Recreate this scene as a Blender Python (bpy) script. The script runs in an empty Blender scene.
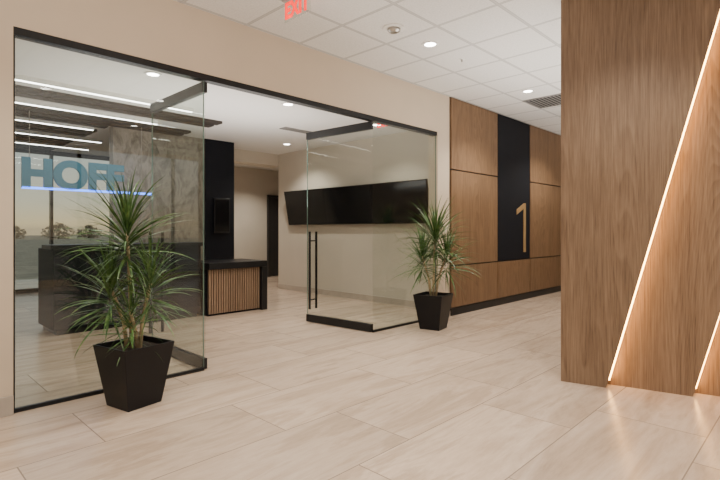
import bpy, bmesh, math, random
from mathutils import Vector, Matrix
S = bpy.context.scene
COL = S.collection
random.seed(7)

# ------------------------------------------------------------------ helpers
class MB:
    def __init__(s): s.v=[]; s.f=[]
    def box(s, x0,x1,y0,y1,z0,z1):
        b=len(s.v)
        s.v += [(x0,y0,z0),(x1,y0,z0),(x1,y1,z0),(x0,y1,z0),(x0,y0,z1),(x1,y0,z1),(x1,y1,z1),(x0,y1,z1)]
        s.f += [tuple(b+i for i in q) for q in ((0,3,2,1),(4,5,6,7),(0,1,5,4),(1,2,6,5),(2,3,7,6),(3,0,4,7))]
        return s
    def prism_y(s, poly, y0, y1):     # polygon in x,z (counter-clockwise seen from -y), extruded in y
        b=len(s.v); n=len(poly)
        s.v += [(x,y0,z) for x,z in poly]+[(x,y1,z) for x,z in poly]
        s.f.append(tuple(b+i for i in range(n))); s.f.append(tuple(b+n+i for i in reversed(range(n))))
        for i in range(n):
            j=(i+1)%n; s.f.append((b+i,b+n+i,b+n+j,b+j))
        return s
    def tube(s, pts, radii, seg=10, caps=True):
        b=len(s.v); m=len(pts); P=[Vector(p) for p in pts]
        for i,p in enumerate(P):
            d=(P[min(i+1,m-1)]-P[max(i-1,0)]).normalized()
            a=Vector((0,0,1)) if abs(d.z)<.9 else Vector((1,0,0))
            u=d.cross(a).normalized(); w=d.cross(u).normalized()
            r=radii[i] if isinstance(radii,(list,tuple)) else radii
            for k in range(seg):
                t=2*math.pi*k/seg; s.v.append(tuple(p+u*math.cos(t)*r+w*math.sin(t)*r))
        for i in range(m-1):
            for k in range(seg):
                k2=(k+1)%seg; s.f.append((b+i*seg+k,b+i*seg+k2,b+(i+1)*seg+k2,b+(i+1)*seg+k))
        if caps:
            s.f.append(tuple(b+k for k in reversed(range(seg)))); s.f.append(tuple(b+(m-1)*seg+k for k in range(seg)))
        return s
    def ring(s, c, r0, r1, z0, z1, seg=32):   # annulus with thickness
        b=len(s.v)
        for k in range(seg):
            t=2*math.pi*k/seg; cx,cy=math.cos(t),math.sin(t)
            for r,z in ((r0,z0),(r1,z0),(r1,z1),(r0,z1)): s.v.append((c[0]+cx*r,c[1]+cy*r,z))
        for k in range(seg):
            q=((k+1)%seg)*4; p=k*4
            for i in range(4):
                j=(i+1)%4; s.f.append((b+p+i,b+q+i,b+q+j,b+p+j))
        return s
    def build(s, name, mat, parent=None, origin=(0,0,0), smooth=False, bevel=0):
        me=bpy.data.meshes.new(name)
        me.from_pydata([(v[0]-origin[0],v[1]-origin[1],v[2]-origin[2]) for v in s.v],[],s.f)
        bm=bmesh.new(); bm.from_mesh(me); bmesh.ops.recalc_face_normals(bm,faces=bm.faces); bm.to_mesh(me); bm.free()
        me.materials.append(mat)
        if smooth:
            for p in me.polygons: p.use_smooth=True
        o=bpy.data.objects.new(name,me); COL.objects.link(o)
        if parent: o.parent=parent
        else: o.location=origin
        if bevel:
            m=o.modifiers.new('bevel','BEVEL'); m.width=bevel; m.segments=2; m.limit_method='ANGLE'
        return o
def tag(o,label,cat,group=None):
    o['label']=label; o['category']=cat
    if group: o['group']=group
    return o
def thing(name,label,cat,loc,rz=0,group=None):
    o=bpy.data.objects.new(name,None); COL.objects.link(o); o.empty_display_size=.1
    o.location=loc; o.rotation_euler=(0,0,rz); return tag(o,label,cat,group)
def struct(o): o['kind']='structure'; return o
def text_mesh(name, txt, size, extrude, offset, mat, parent, loc, rot, sx=1.0):
    cu=bpy.data.curves.new(name,'FONT'); cu.body=txt; cu.size=size; cu.extrude=extrude; cu.offset=offset
    cu.align_x='CENTER'; cu.align_y='BOTTOM_BASELINE'
    t=bpy.data.objects.new(name+'_tmp',cu); COL.objects.link(t)
    bpy.context.view_layer.update()
    me=bpy.data.meshes.new_from_object(t); bpy.data.objects.remove(t)
    for v in me.vertices: v.co.x*=sx
    me.materials.clear(); me.materials.append(mat)
    o=bpy.data.objects.new(name,me); COL.objects.link(o)
    if parent: o.parent=parent
    o.location=loc; o.rotation_euler=rot
    return o

# ------------------------------------------------------------------ materials
def new(name):
    m=bpy.data.materials.new(name); m.use_nodes=True; nt=m.node_tree
    return m,nt,nt.nodes['Principled BSDF']
def N(nt,t,**k):
    n=nt.nodes.new(t)
    for a,b in k.items(): setattr(n,a,b)
    return n
def coords(nt,scale=(1,1,1),rot=(0,0,0),loc=(0,0,0)):
    c=N(nt,'ShaderNodeTexCoord'); m=N(nt,'ShaderNodeMapping'); m.inputs['Scale'].default_value=scale
    m.inputs['Rotation'].default_value=rot; m.inputs['Location'].default_value=loc
    nt.links.new(c.outputs['Object'],m.inputs['Vector']); return m.outputs[0]
def ramp(nt,fac,stops):
    r=N(nt,'ShaderNodeValToRGB'); e=r.color_ramp.elements
    while len(e)<len(stops): e.new(.5)
    for i,(p,c) in enumerate(stops): e[i].position=p; e[i].color=(*c,1)
    nt.links.new(fac,r.inputs[0]); return r.outputs[0]
def noise(nt,vec,scale,detail=4,rough=.5,dist=0):
    n=N(nt,'ShaderNodeTexNoise'); n.inputs['Scale'].default_value=scale; n.inputs['Detail'].default_value=detail
    n.inputs['Roughness'].default_value=rough; n.inputs['Distortion'].default_value=dist
    nt.links.new(vec,n.inputs['Vector']); return n.outputs['Fac']
def bump(nt,h,b,strength=.1,dist=.01):
    n=N(nt,'ShaderNodeBump'); n.inputs['Strength'].default_value=strength; n.inputs['Distance'].default_value=dist
    nt.links.new(h,n.inputs['Height']); nt.links.new(n.outputs[0],b.inputs['Normal'])
def mix(nt,fac,a,b,mode='MIX'):
    n=N(nt,'ShaderNodeMix',data_type='RGBA',blend_type=mode)
    if isinstance(fac,float): n.inputs[0].default_value=fac
    else: nt.links.new(fac,n.inputs[0])
    for s,i in ((a,6),(b,7)):
        if isinstance(s,tuple): n.inputs[i].default_value=(*s,1)
        else: nt.links.new(s,n.inputs[i])
    return n.outputs[2]
def plain(name,col,rough=.5,metal=0,var=.06,scale=8,spec=.5):
    m,nt,b=new(name); v=coords(nt)
    f=noise(nt,v,scale,3)
    c=ramp(nt,f,[(.3,tuple(x*(1-var) for x in col)),(.7,tuple(min(1,x*(1+var)) for x in col))])
    nt.links.new(c,b.inputs['Base Color']); b.inputs['Roughness'].default_value=rough; b.inputs['Metallic'].default_value=metal
    b.inputs['Specular IOR Level'].default_value=spec
    return m
def emis(name,col,st):
    m,nt,b=new(name); b.inputs['Base Color'].default_value=(*col,1)
    b.inputs['Emission Color'].default_value=(*col,1); b.inputs['Emission Strength'].default_value=st; return m

M={}
M['wall']=plain('beige wall paint',(.63,.52,.395),.7,0,.02,3)
M['wall2']=plain('grey beige wall paint',(.57,.51,.425),.7,0,.02,3)
M['black']=plain('black powder coat',(.008,.008,.009),.38,spec=.35)
M['blackpanel']=plain('matte black panel',(.008,.009,.013),.6,spec=.15)
M['pot']=plain('black planter resin',(.006,.006,.008),.40,spec=.26)
M['soil']=plain('dark soil',(.03,.02,.014),.95,0,.5,60)
M['cane']=plain('pale dracaena cane',(.48,.37,.22),.8,0,.25,30)
M['metal']=plain('brushed steel',(.42,.40,.37),.3,1)
M['white']=plain('white trim paint',(.8,.79,.76),.5,0,.02)
M['bronze']=plain('deep gold numeral metal',(.40,.26,.12),.4,.3,.1)
M['screen']=plain('dark screen glass',(.006,.006,.007),.14,spec=.35)
M['ceil_in']=plain('white drywall ceiling',(.77,.75,.72),.8,0,.01)
M['door']=plain('dark door paint',(.03,.028,.027),.4)
M['darkbeam']=plain('dark ceiling slats',(.045,.038,.033),.6,spec=.2)
M['ventd']=plain('vent cavity',(.03,.03,.03),.7)
M['ventm']=plain('grey vent blades',(.24,.235,.225),.5)
M['down']=emis('downlight lens',(1,.95,.88),22)
M['lin']=emis('linear light lens',(1,.97,.92),12)
M['led']=emis('warm strip light',(1,.50,.14),30)
M['blue']=emis('blue lit bar',(.05,.20,1.0),6)
M['red']=emis('red exit letters',(1,.012,.006),1.9)
M['teal']=emis('teal sign letters',(.05,.18,.27),.18)
M['bark']=plain('dark tree bark',(.14,.12,.10),.9)
M['ground']=plain('dusk grass ground',(.36,.29,.21),.95,0,.3,1)

def glass_mat(name,tint,refl=1.0,base=.045):
    m=bpy.data.materials.new(name); m.use_nodes=True; nt=m.node_tree; nt.nodes.clear()
    out=N(nt,'ShaderNodeOutputMaterial'); tr=N(nt,'ShaderNodeBsdfTransparent'); tr.inputs[0].default_value=(*tint,1)
    gl=N(nt,'ShaderNodeBsdfGlossy'); gl.inputs['Roughness'].default_value=0.0
    lw=N(nt,'ShaderNodeLayerWeight'); lw.inputs[0].default_value=.5
    p=N(nt,'ShaderNodeMath',operation='POWER'); p.inputs[1].default_value=5; nt.links.new(lw.outputs['Facing'],p.inputs[0])
    a=N(nt,'ShaderNodeMath',operation='MULTIPLY_ADD'); nt.links.new(p.outputs[0],a.inputs[0]); a.inputs[1].default_value=.9*refl; a.inputs[2].default_value=base*refl
    mx=N(nt,'ShaderNodeMixShader'); nt.links.new(a.outputs[0],mx.inputs[0]); nt.links.new(tr.outputs[0],mx.inputs[1]); nt.links.new(gl.outputs[0],mx.inputs[2])
    nt.links.new(mx.outputs[0],out.inputs[0]); return m
M['glass']=glass_mat('clear partition glass',(.91,.94,.92),1.0,.06)
M['glassd']=glass_mat('clear door glass',(.93,.95,.935),.5,.03)
M['edge']=plain('green glass edge',(.16,.24,.21),.2)

def floor_mat():
    m,nt,b=new('streaked stone tile')
    v=coords(nt,loc=(.25,.1,0))
    br=N(nt,'ShaderNodeTexBrick'); nt.links.new(v,br.inputs['Vector'])
    br.offset=.34; br.offset_frequency=2; br.squash=1
    br.inputs['Scale'].default_value=1; br.inputs['Brick Width'].default_value=1.22; br.inputs['Row Height'].default_value=.61
    br.inputs['Mortar Size'].default_value=.0033; br.inputs['Mortar Smooth'].default_value=.0; br.inputs['Bias'].default_value=0
    br.inputs['Color1'].default_value=(0,0,0,1); br.inputs['Color2'].default_value=(1,1,1,1)
    add=N(nt,'ShaderNodeVectorMath',operation='MULTIPLY_ADD'); nt.links.new(br.outputs['Color'],add.inputs[0]); add.inputs[1].default_value=(7,5,3)
    v2=coords(nt,(.48,2.9,1),(0,0,.15)); nt.links.new(v2,add.inputs[2])
    f=noise(nt,add.outputs[0],1.5,10,.66,.6)
    c=ramp(nt,f,[(.28,(.315,.228,.160)),(.42,(.445,.342,.258)),(.53,(.545,.432,.338)),(.61,(.400,.304,.226)),(.74,(.515,.405,.313))])
    f2=noise(nt,add.outputs[0],12,7,.7,.3)
    c=mix(nt,.24,c,ramp(nt,f2,[(.3,(.31,.23,.16)),(.7,(.61,.49,.385))]))
    t=ramp(nt,br.outputs['Color'],[(0,(.88,.87,.86)),(1,(1.09,1.08,1.075))])
    c=mix(nt,1.0,c,t,'MULTIPLY')
    c=mix(nt,br.outputs['Fac'],c,(.235,.18,.135))
    nt.links.new(c,b.inputs['Base Color']); b.inputs['Roughness'].default_value=.25; b.inputs['Specular IOR Level'].default_value=.45
    bump(nt,br.outputs['Fac'],b,.12,-.003)
    return m
M['floor']=floor_mat()
M['tilebase']=plain('stone tile baseboard',(.44,.38,.32),.4,0,.12,5)

def ceil_mat():
    m,nt,b=new('acoustic tile ceiling')
    v=coords(nt)
    sp=N(nt,'ShaderNodeSeparateXYZ'); nt.links.new(v,sp.inputs[0])
    outs=[]
    for ax,off in ((0,3.665),(1,3.795)):
        s=N(nt,'ShaderNodeMath',operation='SUBTRACT'); nt.links.new(sp.outputs[ax],s.inputs[0]); s.inputs[1].default_value=off
        p=N(nt,'ShaderNodeMath',operation='PINGPONG'); nt.links.new(s.outputs[0],p.inputs[0]); p.inputs[1].default_value=.305
        outs.append(p.outputs[0])
    mn=N(nt,'ShaderNodeMath',operation='MINIMUM'); nt.links.new(outs[0],mn.inputs[0]); nt.links.new(outs[1],mn.inputs[1])
    f=noise(nt,coords(nt),70,4,.75)
    c=ramp(nt,f,[(.32,(.65,.635,.61)),(.6,(.77,.755,.73))])
    line=ramp(nt,mn.outputs[0],[(0,(.74,.74,.74)),(.008,(.74,.74,.74)),(.010,(.48,.48,.48)),(.014,(.55,.55,.55)),(.017,(1,1,1))])  # grid bars, with the shade along their edges painted into the colour
    c=mix(nt,1.0,c,line,'MULTIPLY')
    nt.links.new(c,b.inputs['Base Color']); b.inputs['Roughness'].default_value=.9
    return m
M['ceil']=ceil_mat()

def wood_mat(name,dark,mid,light,seed=0.0,ring=15,ringw=.58):
    m,nt,b=new(name)
    v=coords(nt,(1,1,.08),(0,0,0),(seed,seed*.7,seed*.3))
    big=noise(nt,v,2.2,2,.4,.35)
    w=N(nt,'ShaderNodeMath',operation='MULTIPLY'); nt.links.new(big,w.inputs[0]); w.inputs[1].default_value=ring*3
    fr=N(nt,'ShaderNodeMath',operation='FRACT'); nt.links.new(w.outputs[0],fr.inputs[0])
    md=tuple((a+b_)/2 for a,b_ in zip(dark,mid))
    rings=ramp(nt,fr.outputs[0],[(0,light),(.5,mid),(.85,md),(1,light)])
    fine=noise(nt,coords(nt,(1,1,.022),(0,0,0),(seed,0,0)),170,3,.7)
    med=noise(nt,coords(nt,(1,1,.018),(0,0,0),(seed*2,1,0)),42,6,.75,.15)
    cm=ramp(nt,med,[(.34,dark),(.48,mid),(.64,light)])
    c=mix(nt,ringw,rings,cm)
    lo=noise(nt,coords(nt,(1,1,.10),(0,0,0),(seed,4,0)),5,2,.5,.2)
    c=mix(nt,1.0,c,ramp(nt,lo,[(.3,(.84,.83,.82)),(.7,(1.12,1.12,1.12))]),'MULTIPLY')
    cf=ramp(nt,fine,[(.38,tuple(x*.55 for x in dark)),(.50,mid),(.62,light)])
    c=mix(nt,.32,c,cf)
    nt.links.new(c,b.inputs['Base Color']); b.inputs['Roughness'].default_value=.5; b.inputs['Specular IOR Level'].default_value=.35
    bump(nt,fine,b,.05,.002)
    return m
M['woodR']=wood_mat('brown oak veneer',(.074,.043,.024),(.190,.121,.074),(.275,.186,.120))
M['woodL']=[wood_mat('warm walnut veneer %d'%i,(.070,.036,.016),(.190,.110,.058),(.275,.168,.093),seed=3.7*i+1) for i in range(4)]
M['slatw']=wood_mat('slatted oak',(.11,.07,.042),(.24,.155,.098),(.32,.22,.145),seed=9)

def stone_mat():
    m,nt,b=new('grey stone wall'); v=coords(nt,(1.6,1.6,.8),(0,.3,0))
    f=noise(nt,v,3.2,9,.72,1.2)
    c=ramp(nt,f,[(.32,(.11,.092,.074)),(.46,(.23,.20,.165)),(.55,(.37,.33,.28)),(.63,(.20,.175,.145)),(.78,(.34,.30,.255))])
    nt.links.new(c,b.inputs['Base Color']); b.inputs['Roughness'].default_value=.4; bump(nt,f,b,.1,.01); return m
M['stone']=stone_mat()
def leaf_mat():
    m,nt,b=new('dracaena leaf'); f=noise(nt,coords(nt),22,2)
    c=ramp(nt,f,[(.3,(.022,.065,.015)),(.52,(.058,.13,.028)),(.76,(.16,.25,.062))])
    nt.links.new(c,b.inputs['Base Color']); b.inputs['Roughness'].default_value=.42; return m
M['leaf']=leaf_mat()
def tree_mat():
    m,nt,b=new('haze-tinted tree foliage'); f=noise(nt,coords(nt),5,3)
    nt.links.new(ramp(nt,f,[(.3,(.38,.31,.23)),(.7,(.48,.39,.29))]),b.inputs['Base Color']); b.inputs['Roughness'].default_value=.9; return m  # distance haze put into the foliage colour, close to the sky tone
M['tree']=tree_mat()

# ------------------------------------------------------------------ dimensions
H=3.06; HI=2.75; WY=3.82; WB=3.97; GY=3.85
GX0,HX0,HX1,GX1=.697,2.06,4.17,5.452
# ------------------------------------------------------------------ shell
struct(MB().box(-4,12,-4,14,-.05,0).build('floor',M['floor']))
struct(MB().box(-4,12,-4,WB,H,H+.05).build('ceiling',M['ceil']))
w=MB(); w.box(-4,GX0,WY,WB,0,H); w.box(GX0,GX1,WY,WB,2.53,H); w.box(GX1,12,WY,WB,0,H)
struct(w.build('wall_left',M['wall']))
struct(MB().box(-4.1,-4,-4,WY,0,H).build('wall_rear',M['wall']))
w=MB(); w.box(-4,-3,-4.1,-4,0,H); w.box(7.5,12,-4.1,-4,0,H); w.box(-3,7.5,-4.1,-4,0,.15); w.box(-3,7.5,-4.1,-4,2.98,H)
struct(w.build('wall_right',M['wall']))
wn=struct(bpy.data.objects.new('window_2',None)); COL.objects.link(wn); wn.location=(.8,-4.05,0)
f=MB()
for x in (-3,-.9,1.2,3.3,5.4,7.44): f.box(x,x+.06,-4.09,-4.01,.15,2.98)
f.build('window_frame',M['black'],wn,(.8,-4.05,0))
struct(MB().box(12,12.1,-4,WB,0,H).build('wall_far',M['wall']))
struct(MB().box(-4,GX0,WY-.014,WY,0,.125).build('baseboard_left',M['tilebase'],bevel=.002))
struct(MB().box(GX1,5.74,WY-.014,WY,0,.125).build('baseboard_left_end',M['tilebase'],bevel=.002))
# reception room
struct(MB().box(-.6,9,WB,11,HI,HI+.05).build('ceiling_reception',M['ceil_in']))
struct(MB().box(6.0,6.12,WB,8.15,0,HI).build('wall_reception_right',M['wall2']))
struct(MB().box(5.985,6.0,WB,8.15,0,.10).build('baseboard_reception_right',M['tilebase']))
struct(MB().box(-.6,-.5,WB,11,0,HI).build('wall_reception_left',M['wall2']))
struct(MB().box(2.62,4.08,7.64,7.80,0,HI).build('wall_reception_back',M['stone']))
struct(MB().box(4.08,4.63,7.60,7.82,0,HI).build('wall_reception_pillar',M['blackpanel']))
struct(MB().box(4.63,6.12,8.15,8.5,2.52,HI).build('wall_bulkhead',M['wall2']))
struct(MB().box(4.3,9,10.4,10.5,0,HI).build('wall_corridor',M['wall2']))
struct(MB().box(4.3,4.4,7.82,10.4,0,HI).build('wall_corridor_side',M['wall2']))
struct(MB().box(8.9,9.0,WB,10.4,0,HI).build('wall_corridor_end',M['wall2']))
struct(MB().box(4.4,7.2,10.385,10.4,0,.10).build('baseboard_corridor',M['tilebase']))
d=struct(bpy.data.objects.new('door_1',None)); COL.objects.link(d); d.location=(7.8,10.38,0)
MB().box(7.36,8.24,10.345,10.395,.01,2.03).build('door_leaf',M['door'],d,(7.8,10.38,0))
f=MB(); f.box(7.29,7.355,10.33,10.4,0,2.10); f.box(8.245,8.31,10.33,10.4,0,2.10); f.box(7.355,8.245,10.33,10.4,2.035,2.10)
f.build('door_frame',M['door'],d,(7.8,10.38,0))
wn=struct(bpy.data.objects.new('window_1',None)); COL.objects.link(wn); wn.location=(1.9,11,0)
f=MB()
for x in (-.5,2.6,4.25): f.box(x,x+.05,10.95,11.05,0,HI)
f.box(-.5,4.3,10.95,11.05,0,.08); f.box(-.5,4.3,10.95,11.05,HI-.08,HI)
f.build('window_frame',M['black'],wn,(1.9,11,0))
MB().box(-.45,4.28,10.995,11.005,.08,HI-.08).build('window_pane',M['glass'],wn,(1.9,11,0))
struct(MB().box(-60,80,11.1,160,-.4,-.3).build('ground',M['ground']))
struct(MB().box(-60,80,-80,-4.2,-.4,-.3).build('ground_street',M['ground']))

# ------------------------------------------------------------------ header and glass front
t1=MB().box(GX0,GX1,WY+.005,WY+.085,2.48,2.53); t1.box(GX0,GX0+.012,WY+.015,WY+.045,0,2.48); struct(t1.build('trim_1',M['black']))
def fixed(x0,x1,label):
    c=((x0+x1)/2,GY,0)
    t=thing('glass_partition',label,'glass partition',c,0,'fixed glass panels of the reception front')
    MB().box(x0+.004,x1-.004,GY-.006,GY+.006,.025,2.478).build('glass_pane',M['glass'],t,c)
    MB().box(x0,x1,GY-.014,GY+.014,0,.026).build('floor_channel',M['black'],t,c)
    e=MB(); e.box(x1-.004,x1,GY-.006,GY+.006,.03,2.478)
    e.build('glass_edge',M['edge'],t,c)
fixed(GX0+.012,HX0-.01,'tall fixed clear glass panel behind the larger potted plant')
fixed(HX1+.012,GX1,'tall fixed clear glass panel behind the smaller looking potted plant by the wood cladding')
def leafdoor(hx,ang,label,side):
    L=1.07
    t=thing('glass_door',label,'glass door',(hx,GY,0),ang,'open glass entrance doors')
    MB().box(0,L,-.006,.006,.10,2.38).build('glass_pane',M['glassd'],t)
    e=MB(); e.box(L,L+.004,-.006,.006,.10,2.38); e.build('glass_edge',M['edge'],t)
    MB().box(-.005,L+.005,-.022,.022,.008,.10).build('bottom_rail',M['black'],t,bevel=.003)
    MB().box(-.005,L+.005,-.022,.022,2.38,2.47).build('top_rail',M['black'],t,bevel=.003)
    for sy in (-1,1):
        h=MB().tube([(L-.10,sy*.06,.18),(L-.10,sy*.06,1.18)],.016,12).build('handle',M['black'],t,smooth=False)
        for z in (.30,1.06): MB().tube([(L-.10,sy*.006,z),(L-.10,sy*.06,z)],.009,8).build('handle_mount',M['black'],h)
    return t
leafdoor(HX0,math.radians(90),'glass door with black rails swung inward beside the larger potted plant',-1)
leafdoor(HX1,math.radians(94.5),'glass door with black rails and bar handle in front of the wall screens',1)

# ------------------------------------------------------------------ wood cladding on left wall
struct(MB().box(5.74,12,WY-.006,WY,0,H).build('trim_2',M['black']))
rows=((.115,.69),(.708,2.037),(2.055,H-.01))
cols=((5.745,7.05),(8.222,9.6),(9.618,11.9))
cn=('lowest row just above the black base','tall middle row','top row under the ceiling')
cw=('beside the beige wall and smaller plant','just past the black numeral panel','farthest down the corridor')
k=0
for ci,(a,b) in enumerate(cols):
    for ri,(z0,z1) in enumerate(rows):
        o=MB().box(a,b,WY-.03,WY-.006,z0,z1).build('wood_wall_panel',M['woodL'][(k*3+ci)%4],None,((a+b)/2,WY-.03,z0),bevel=.0015); k+=1
        tag(o,'walnut wood wall panel, %s, %s'%(cn[ri],cw[ci]),'wall panel','walnut cladding panels on the corridor wall')
o=MB().box(7.072,8.20,WY-.03,WY-.006,.115,.69).build('wood_wall_panel',M['woodL'][2],None,(7.63,WY-.03,.115),bevel=.0015)
tag(o,'walnut wood wall panel directly below the black numeral panel','wall panel','walnut cladding panels on the corridor wall')
o=MB().box(7.07,8.20,WY-.028,WY-.006,.705,H-.01).build('black_wall_panel',M['blackpanel'],None,(7.63,WY-.03,.705),bevel=.0015)
tag(o,'tall matte black wall panel carrying the gold numeral','wall panel')
o=MB().prism_y([(7.95,.82),(8.035,.82),(8.035,1.66),(7.965,1.66),(7.70,1.545),(7.70,1.46),(7.95,1.565)],WY-.038,WY-.026).build('numeral',M['bronze'],None,(7.85,WY-.038,.82),bevel=.002)
tag(o,'large gold numeral 1 mounted on the black wall panel','numeral')
o=MB().box(5.745,11.9,WY-.03,WY-.006,0,.105).build('baseboard_cladding',M['black'],bevel=.002); struct(o)

# ------------------------------------------------------------------ angled feature wall on the right
P0=(3.879,1.536,0); TH=math.atan2(-.975,.223)
K=.258
def sl(a,z): return a+K*z
def fpanel(poly,y0,y1,label):
    o=MB().prism_y(poly,y0,y1).build('wood_feature_panel',M['woodR'],None)
    o.location=P0; o.rotation_euler=(0,0,TH)
    return tag(o,label,'wall panel','oak feature wall panels with lit slanted joints')
T=H-.004; D=.105; g=.003
fpanel([(0,0),(.32,0),(sl(.32,T),T),(0,T)],0,.22,'oak veneer feature wall panel with the free left edge, left of the long lit slit')
fpanel([(.32+g,0),(.872,0),(sl(.872,T),T),(sl(.32,T)+g,T)],D,.24,'oak veneer feature wall panel between the two glowing slanted slits')
fpanel([(.872+g,0),(3.2,0),(3.2,T),(sl(.872,T)+g,T)],2*D,.27,'oak veneer feature wall panel right of the short lit slit at the frame corner')
for a,y,lab in ((.32,D,'long warm glowing strip light slanting up across the feature wall'),(.872,2*D,'short visible warm strip light at the lower right corner of the feature wall')):
    z0=.05
    o=MB().prism_y([(sl(a,z0)+.001,z0),(sl(a,z0)+.011,z0),(sl(a,T)+.011,T),(sl(a,T)+.001,T)],y-.062,y-.034).build('strip_light',M['led'],None)
    o.location=P0; o.rotation_euler=(0,0,TH); tag(o,lab,'strip light','slanted strip lights in the feature wall')

# ------------------------------------------------------------------ reception furniture
c=(2.4,6.5,0)
t=thing('reception_desk','tall black reception desk counter behind the left glass panel','desk',c)
MB().box(1.52,3.30,6.28,6.34,.06,.98).box(1.52,1.60,6.34,6.95,.06,.98).box(3.22,3.30,6.34,6.95,.06,.98).build('body',M['blackpanel'],t,c,bevel=.004)
MB().box(1.48,3.34,6.22,6.62,.98,1.03).build('counter_top',M['black'],t,c,bevel=.004)
MB().box(1.60,3.22,6.50,7.0,.72,.75).build('work_surface',M['black'],t,c,bevel=.003)
MB().box(1.56,3.26,6.31,6.9,0,.06).build('plinth',M['black'],t,c)
c=(3.78,6.5,0)
t=thing('slatted_counter','low black counter with vertical wood slat front at the desk end','counter',c)
MB().box(3.36,4.20,6.20,6.80,.0,.65).build('body',M['blackpanel'],t,c,bevel=.003)
MB().box(3.34,4.30,6.12,6.84,.65,.74).build('counter_top',M['black'],t,c,bevel=.004)
MB().box(4.20,4.30,6.12,6.84,0,.65).build('end_panel',M['black'],t,c,bevel=.003)
s=MB(); x=3.365
while x<4.18: s.box(x,x+.024,6.165,6.20,.03,.645); x+=.038
s.build('slat_front',M['slatw'],t,c)
for i,lab in enumerate(('wide black wall screen nearest the glass front, right of three','wide black wall screen in the middle of three','wide black wall screen deepest in the reception, left of three')):
    y0=4.28+i*1.145; cc=(5.95,y0+.57,1.31)
    t=thing('wall_screen',lab,'screen',cc,0,'row of black screens on the reception wall')
    MB().prism_y([(5.93,1.30),(5.97,1.31),(5.85,1.96),(5.81,1.95)],y0,y0+1.144).build('casing',M['black'],t,cc)
    MB().prism_y([(5.927,1.316),(5.9305,1.316),(5.8125,1.940),(5.809,1.940)],y0+.004,y0+1.140).build('display',M['screen'],t,cc)
    MB().prism_y([(5.955,1.40),(6.0,1.40),(6.0,1.85),(5.872,1.85)],y0+.35,y0+.8).build('bracket',M['black'],t,cc)
cc=(4.35,7.59,1.25)
t=thing('wall_display','narrow dark display on the black pillar beside the stone wall','screen',cc)
MB().box(4.22,4.52,7.555,7.6,1.15,1.75).build('casing',M['black'],t,cc,bevel=.004)
MB().box(4.24,4.50,7.552,7.556,1.18,1.72).build('display',M['screen'],t,cc)
# sign
SY=7.3
cc=(2.2,SY,1.74)
t=thing('lettered_sign','teal HOFF letters standing on a blue lit bar above the reception desk','sign',cc)
MB().box(1.42,3.05,SY-.02,SY+.02,1.724,1.75).build('light_bar',M['blue'],t,cc)
text_mesh('letters','HOFF',.50,.02,.024,M['teal'],t,(2.02-cc[0],0,.02),(math.radians(90),0,0),.99)
for x in (1.5,2.9): MB().tube([(x,SY,1.75),(x,SY,HI)],.004,6).build('hanging_rod',M['metal'],t,cc)

# ------------------------------------------------------------------ ceiling fittings
def spot(loc,power,size=2.2,blend=.7,rad=.05,col=(1,.92,.80)):
    l=bpy.data.lights.new('downlight_lamp','SPOT'); l.energy=power; l.spot_size=size; l.spot_blend=blend; l.shadow_soft_size=rad; l.color=col
    o=bpy.data.objects.new('downlight_lamp',l); COL.objects.link(o); o.location=loc; return o
def downlight(x,y,z,label,power,group,first=[None]):
    t=thing('downlight',label,'ceiling light',(x,y,z),0,group)
    if first[0] is None:
        first[0]=(MB().ring((0,0),.058,.085,-.008,0).build('trim_ring',M['white'],t),
                  MB().tube([(0,0,-.003),(0,0,-.0005)],.058,28).build('lens',M['down'],t))
    else:
        for p in first[0]:
            q=p.copy(); COL.objects.link(q); q.parent=t
    spot((x,y,z-.03),power)
LG='round recessed downlights in the lobby ceiling'; IG='round recessed downlights in the reception ceiling'
downlight(3.97,2.87,H,'round downlight in tiled ceiling, nearer of the two beside the round detector',148,LG)
downlight(6.22,2.90,H,'round downlight in tiled ceiling in front of the dark vent',185,LG)
for x,y in ((8.45,2.9),(1.7,2.87),(-.5,2.87),(1.7,.3),(-.5,.3),(3.4,-1.2),(1.7,-2.2),(-.8,-2.2),(3.0,.8)):
    downlight(x,y,H,'round downlight in the lobby ceiling outside the view',180 if x>8 else 134,LG)
downlight(2.03,4.83,HI,'round downlight in reception ceiling above the open left glass door',86,IG)
downlight(3.67,4.79,HI,'round downlight in reception ceiling between the two open glass doors',86,IG)
downlight(5.36,7.03,HI,'small looking downlight near the corridor opening of the reception',95,IG)
downlight(5.3,4.79,HI,'round downlight in reception ceiling near the wall screens behind the right glass door',55,IG)
for x,y in ((6.6,9.4),(5.2,9.4)): downlight(x,y,HI,'round downlight in the corridor ceiling behind the reception',100,'corridor downlights')
LY=((5.83,1.0,2.95),(6.87,.9,2.95),(7.95,.5,2.45),(9.0,.4,2.9),(10.0,.3,3.0))
for i,(y,x0,x1) in enumerate(LY):
    cc=((x0+x1)/2,y,HI)
    t=thing('ceiling_light','long thin white linear ceiling light, %s from the glass front'%('first','second','third','fourth','fifth')[i],'ceiling light',cc,0,'parallel linear lights over the reception desk')
    MB().box(x0,x1,y-.025,y+.025,HI-.05,HI).build('housing',M['white'],t,cc)
    MB().box(x0+.01,x1-.01,y-.018,y+.018,HI-.056,HI-.05).build('diffuser',M['lin'],t,cc)
s=MB(); y=6.22
while y<10.85:
    if all(abs(y+.08-q[0])>.15 for q in LY): s.box(-.45,2.55 if y>7.4 else 3.6,y,y+.16,HI-.035,HI)
    y+=.235
o=s.build('slatted_ceiling_panel',M['darkbeam'],None,(1.6,8.4,HI-.035))
tag(o,'dark slatted ceiling field between the white linear lights over the reception desk','ceiling panel')
cc=(3.42,2.88,H); t=thing('smoke_detector','round white detector dish in the tiled ceiling near the exit sign','smoke detector',cc)
MB().ring((0,0),.0,.10,-.012,0,28).build('base_plate',M['white'],t)
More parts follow.
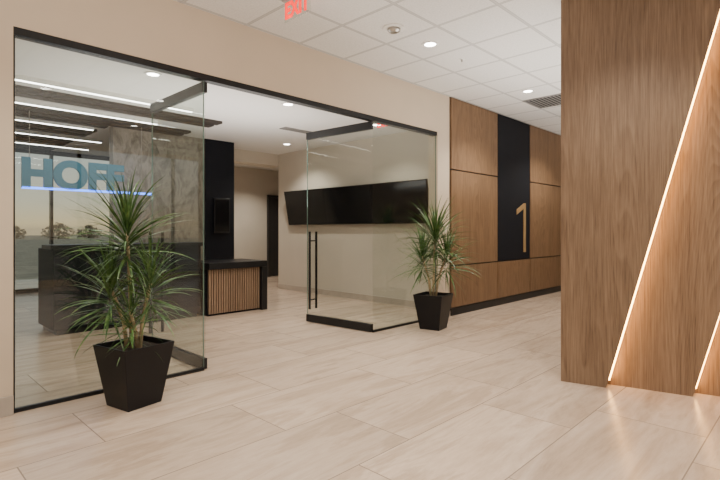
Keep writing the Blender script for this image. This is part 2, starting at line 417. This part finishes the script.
MB().tube([(0,0,-.012),(0,0,-.03),(0,0,-.045)],[.062,.058,.035],24).build('sensor_head',M['metal'],t)
cc=(4.56,2.875,H); t=thing('sprinkler','tiny ceiling sprinkler between the two downlights','sprinkler',cc)
MB().ring((0,0),.0,.035,-.005,0,20).build('escutcheon',M['white'],t); MB().tube([(0,0,-.005),(0,0,-.03)],.009,8).build('head',M['metal'],t)
def vent(x0,x1,y0,y1,z,label):
    cc=((x0+x1)/2,(y0+y1)/2,z); t=thing('ceiling_vent',label,'vent',cc)
    MB().box(x0+.03,x1-.03,y0+.03,y1-.03,z-.004,z).build('backing',M['ventd'],t,cc)
    f=MB(); f.box(x0,x1,y0,y0+.025,z-.012,z); f.box(x0,x1,y1-.025,y1,z-.012,z); f.box(x0,x0+.025,y0+.025,y1-.025,z-.012,z); f.box(x1-.025,x1,y0+.025,y1-.025,z-.012,z)
    f.build('frame',M['ventm'],t,cc)
    s=MB(); n=10 if y1-y0>.4 else 3
    for i in range(n):
        y=y0+.035+(y1-y0-.07)*(i+.5)/n; s.box(x0+.03,x1-.03,y-.008,y+.008,z-.010,z-.004)
    s.build('slats',M['ventm'],t,cc)
vent(6.63,7.22,2.585,3.175,H,'square dark slotted air vent in the tiled ceiling past the downlights')
vent(4.45,5.05,5.86,6.02,HI,'slim slotted air vent in the reception ceiling')
def exit_sign(x,yc,ztop,drop,hgt,wid,label):
    cc=(x,yc,ztop); t=thing('exit_sign',label,'exit sign',cc,0)
    MB().box(x-.03,x+.03,yc-wid*.5,yc+wid*.5,ztop-.03,ztop).build('mount',M['metal'],t,cc,bevel=.003)
    z0=ztop-drop-hgt
    MB().box(x-.003,x+.003,yc-wid*.5,yc+wid*.5,z0,ztop-.03).build('sign_plate',M['glassd'],t,cc)
    text_mesh('letters','EXIT',hgt*1.02,.003,.005,M['red'],t,(-.008,0,z0-ztop+hgt*.14),(math.radians(90),0,math.radians(-90)),wid/(hgt*2.25))
exit_sign(2.39,3.0,H,.02,.17,.32,'red EXIT sign hanging from the lobby ceiling at the top of the view')
exit_sign(5.08,4.475,HI,.015,.11,.22,'small red EXIT sign inside the reception above the right glass panel')

# ------------------------------------------------------------------ potted dracaenas
def leafblade(mb,base,az,el,L,W,droop,ymax,zmin):
    n=8; p=Vector(base); b0=len(mb.v); e=el
    side=Vector((-math.sin(az),math.cos(az),0)); roll=random.uniform(-.6,.6)
    for i in range(n+1):
        t=i/n
        w=W*(.55+.9*t if t<.35 else .865*(1-((t-.35)/.65)**1.6)+.01)
        d=Vector((math.cos(az)*math.cos(e),math.sin(az)*math.cos(e),math.sin(e)))
        s=(side*math.cos(roll)+d.cross(side)*math.sin(roll))
        nrm=d.cross(s)
        for q in (p-s*w*.5,p+nrm*w*.12,p+s*w*.5):
            mb.v.append((q.x,min(q.y,ymax),max(q.z,zmin)))
        p=p+d*(L/n); e-=droop*(.35+t)/n*1.5
    for i in range(n):
        a=b0+i*3; mb.f += [(a,a+1,a+4,a+3),(a+1,a+2,a+5,a+4)]
def crown(parent,c,n,L,ymax,zmin=.30):
    mb=MB()
    for i in range(n):
        t=(i+.5)/n
        el=math.radians(86-114*t**1.0+random.uniform(-14,14)); az=i*2.39996+random.uniform(-.5,.5)
        l=L*random.uniform(.7,1.14)*(.88+.18*math.sin(t*math.pi))
        leafblade(mb,(c[0]+.012*math.cos(az),c[1]+.012*math.sin(az),c[2]+.06-.26*t),az,el,l,random.uniform(.012,.019),random.uniform(.15,1.05),ymax,zmin)
    return mb.build('leaf_crown',M['leaf'],parent,smooth=True)
def planter(x,y,rz,label,crowns,seed):
    random.seed(seed)
    t=thing('potted_dracaena',label,'potted plant',(x,y,0),0,'dracaenas in black tapered square planters')
    hb,ht,h=.125,.187,.42
    def rr(r,z): 
        k=[]
        for a in range(4):
            an=math.radians(45+90*a)+rz; k.append((math.cos(an)*r*1.4142,math.sin(an)*r*1.4142,z))
        return k
    rings=[rr(hb,0),rr(ht,h),rr(ht-.014,h),rr(ht-.024,h-.06)]
    m=MB()
    for r_ in rings: m.v+=r_
    for i in range(3):
        for a in range(4):
            b=(a+1)%4; m.f.append((i*4+a,i*4+b,(i+1)*4+b,(i+1)*4+a))
    m.f.append((3,2,1,0)); m.f.append((12,13,14,15))
    m.build('pot',M['pot'],t,bevel=.003)
    s=MB(); s.v=rr(ht-.022,h-.035)+rr(ht-.026,h-.058); s.f=[(0,1,2,3),(7,6,5,4)]+[(a,(a+1)%4,4+(a+1)%4,4+a) for a in range(4)]
    s.build('soil',M['soil'],t)
    for (r_,dpt,z,n,L,bx) in crowns:
        cx=.696*r_+.718*dpt; cy=-.718*r_+.696*dpt
        b=(bx*.696,-bx*.718)
        pts=[(b[0],b[1],h-.05),(b[0]+(cx-b[0])*.2,b[1]+(cy-b[1])*.2,h+(z-h)*.35),(b[0]+(cx-b[0])*.6,b[1]+(cy-b[1])*.6,h+(z-h)*.7),(cx,cy,z)]
        MB().tube(pts,[.014,.012,.011,.009],10).build('stem',M['cane'],t,smooth=True)
        crown(t,(cx,cy,z),n,L,3.815-y)
planter(1.325,3.46,math.radians(12),'taller looking spiky green dracaena in a black tapered square planter before the left glass panel',
   [(-.05,.0,1.19,160,.44,-.02),(-.15,-.03,.81,100,.36,-.05),(.10,.03,.84,100,.36,.04),(.01,-.08,.64,55,.31,.02)],3)
planter(4.88,3.48,math.radians(12),'spiky green dracaena in a black tapered square planter beside the walnut cladding',
   [(.02,.0,1.12,170,.53,.0),(-.14,-.02,.88,100,.46,-.03),(.16,.02,.88,100,.46,.03)],11)

# ------------------------------------------------------------------ trees outside (dusk)
def tree(x,y,h,seed,label):
    random.seed(seed); t=thing('tree',label,'tree',(x,y,-.3),0,'trees outside the window')
    MB().tube([(0,0,0),(.1,0,h*.5),(0,.1,h*.9)],[.16,.10,.04],8).build('trunk',M['bark'],t)
    m=MB()
    for i in range(420):
        a=random.uniform(0,6.28); zz=random.uniform(.05,1); r=h*1.0*math.sqrt(random.random())*math.sin(math.pi*min(1,zz*.8+.2))**.6
        c=Vector((math.cos(a)*r,math.sin(a)*r,zz*h)); b=len(m.v)
        for q in range(3):
            m.v.append(tuple(c+Vector([random.uniform(-.36,.36) for _ in range(3)])))
        m.f.append((b,b+1,b+2))
    m.build('foliage',M['tree'],t)
for i,(x,y,h) in enumerate(((11.5,94,2.4),(17.5,98,2.2),(23.5,94,2.5),(30,100,2.2),(5,92,2.2))):
    tree(x,y,h,20+i,'hazy tree on the horizon outside the reception window, %s from the left'%('second','third','fourth','fifth','first')[i])

# ------------------------------------------------------------------ added fill lamps without fixtures, aimed up to brighten the ceilings
def area(loc,rot,sx,sy,p,col=(1,.95,.885)):
    l=bpy.data.lights.new('added_ceiling_fill','AREA'); l.shape='RECTANGLE'; l.size=sx; l.size_y=sy; l.energy=p; l.color=col
    o=bpy.data.objects.new('added_ceiling_fill',l); COL.objects.link(o); o.location=loc; o.rotation_euler=rot; return o
UP=(math.pi,0,0)
area((.2,.3,1.6),UP,4,4,132)
area((5.6,2.0,1.6),UP,3.2,1.6,74)
area((9.5,1.8,1.6),UP,2,2,34)
area((3.0,5.4,1.5),UP,3,1.4,60)
# world: dusk gradient
wd=bpy.data.worlds.new('World'); S.world=wd; wd.use_nodes=True; nt=wd.node_tree; bg=nt.nodes['Background']
tc=N(nt,'ShaderNodeTexCoord'); sp=N(nt,'ShaderNodeSeparateXYZ'); nt.links.new(tc.outputs['Generated'],sp.inputs[0])
c=ramp(nt,sp.outputs[2],[(0,(.76,.56,.37)),(.012,(1.0,.74,.45)),(.05,(.88,.75,.59)),(.14,(.68,.68,.67)),(.5,(.47,.52,.57))])
nt.links.new(c,bg.inputs[0]); bg.inputs[1].default_value=1.1

# ------------------------------------------------------------------ camera
cd=bpy.data.cameras.new('Camera'); cam=bpy.data.objects.new('Camera',cd); COL.objects.link(cam)
cam.location=(0,0,1.2); cam.rotation_euler=(math.radians(90),0,math.radians(44.1-90))
cd.sensor_width=36; cd.lens=24.25; cd.shift_y=-10/720; cd.clip_start=.05; cd.clip_end=300
S.camera=cam
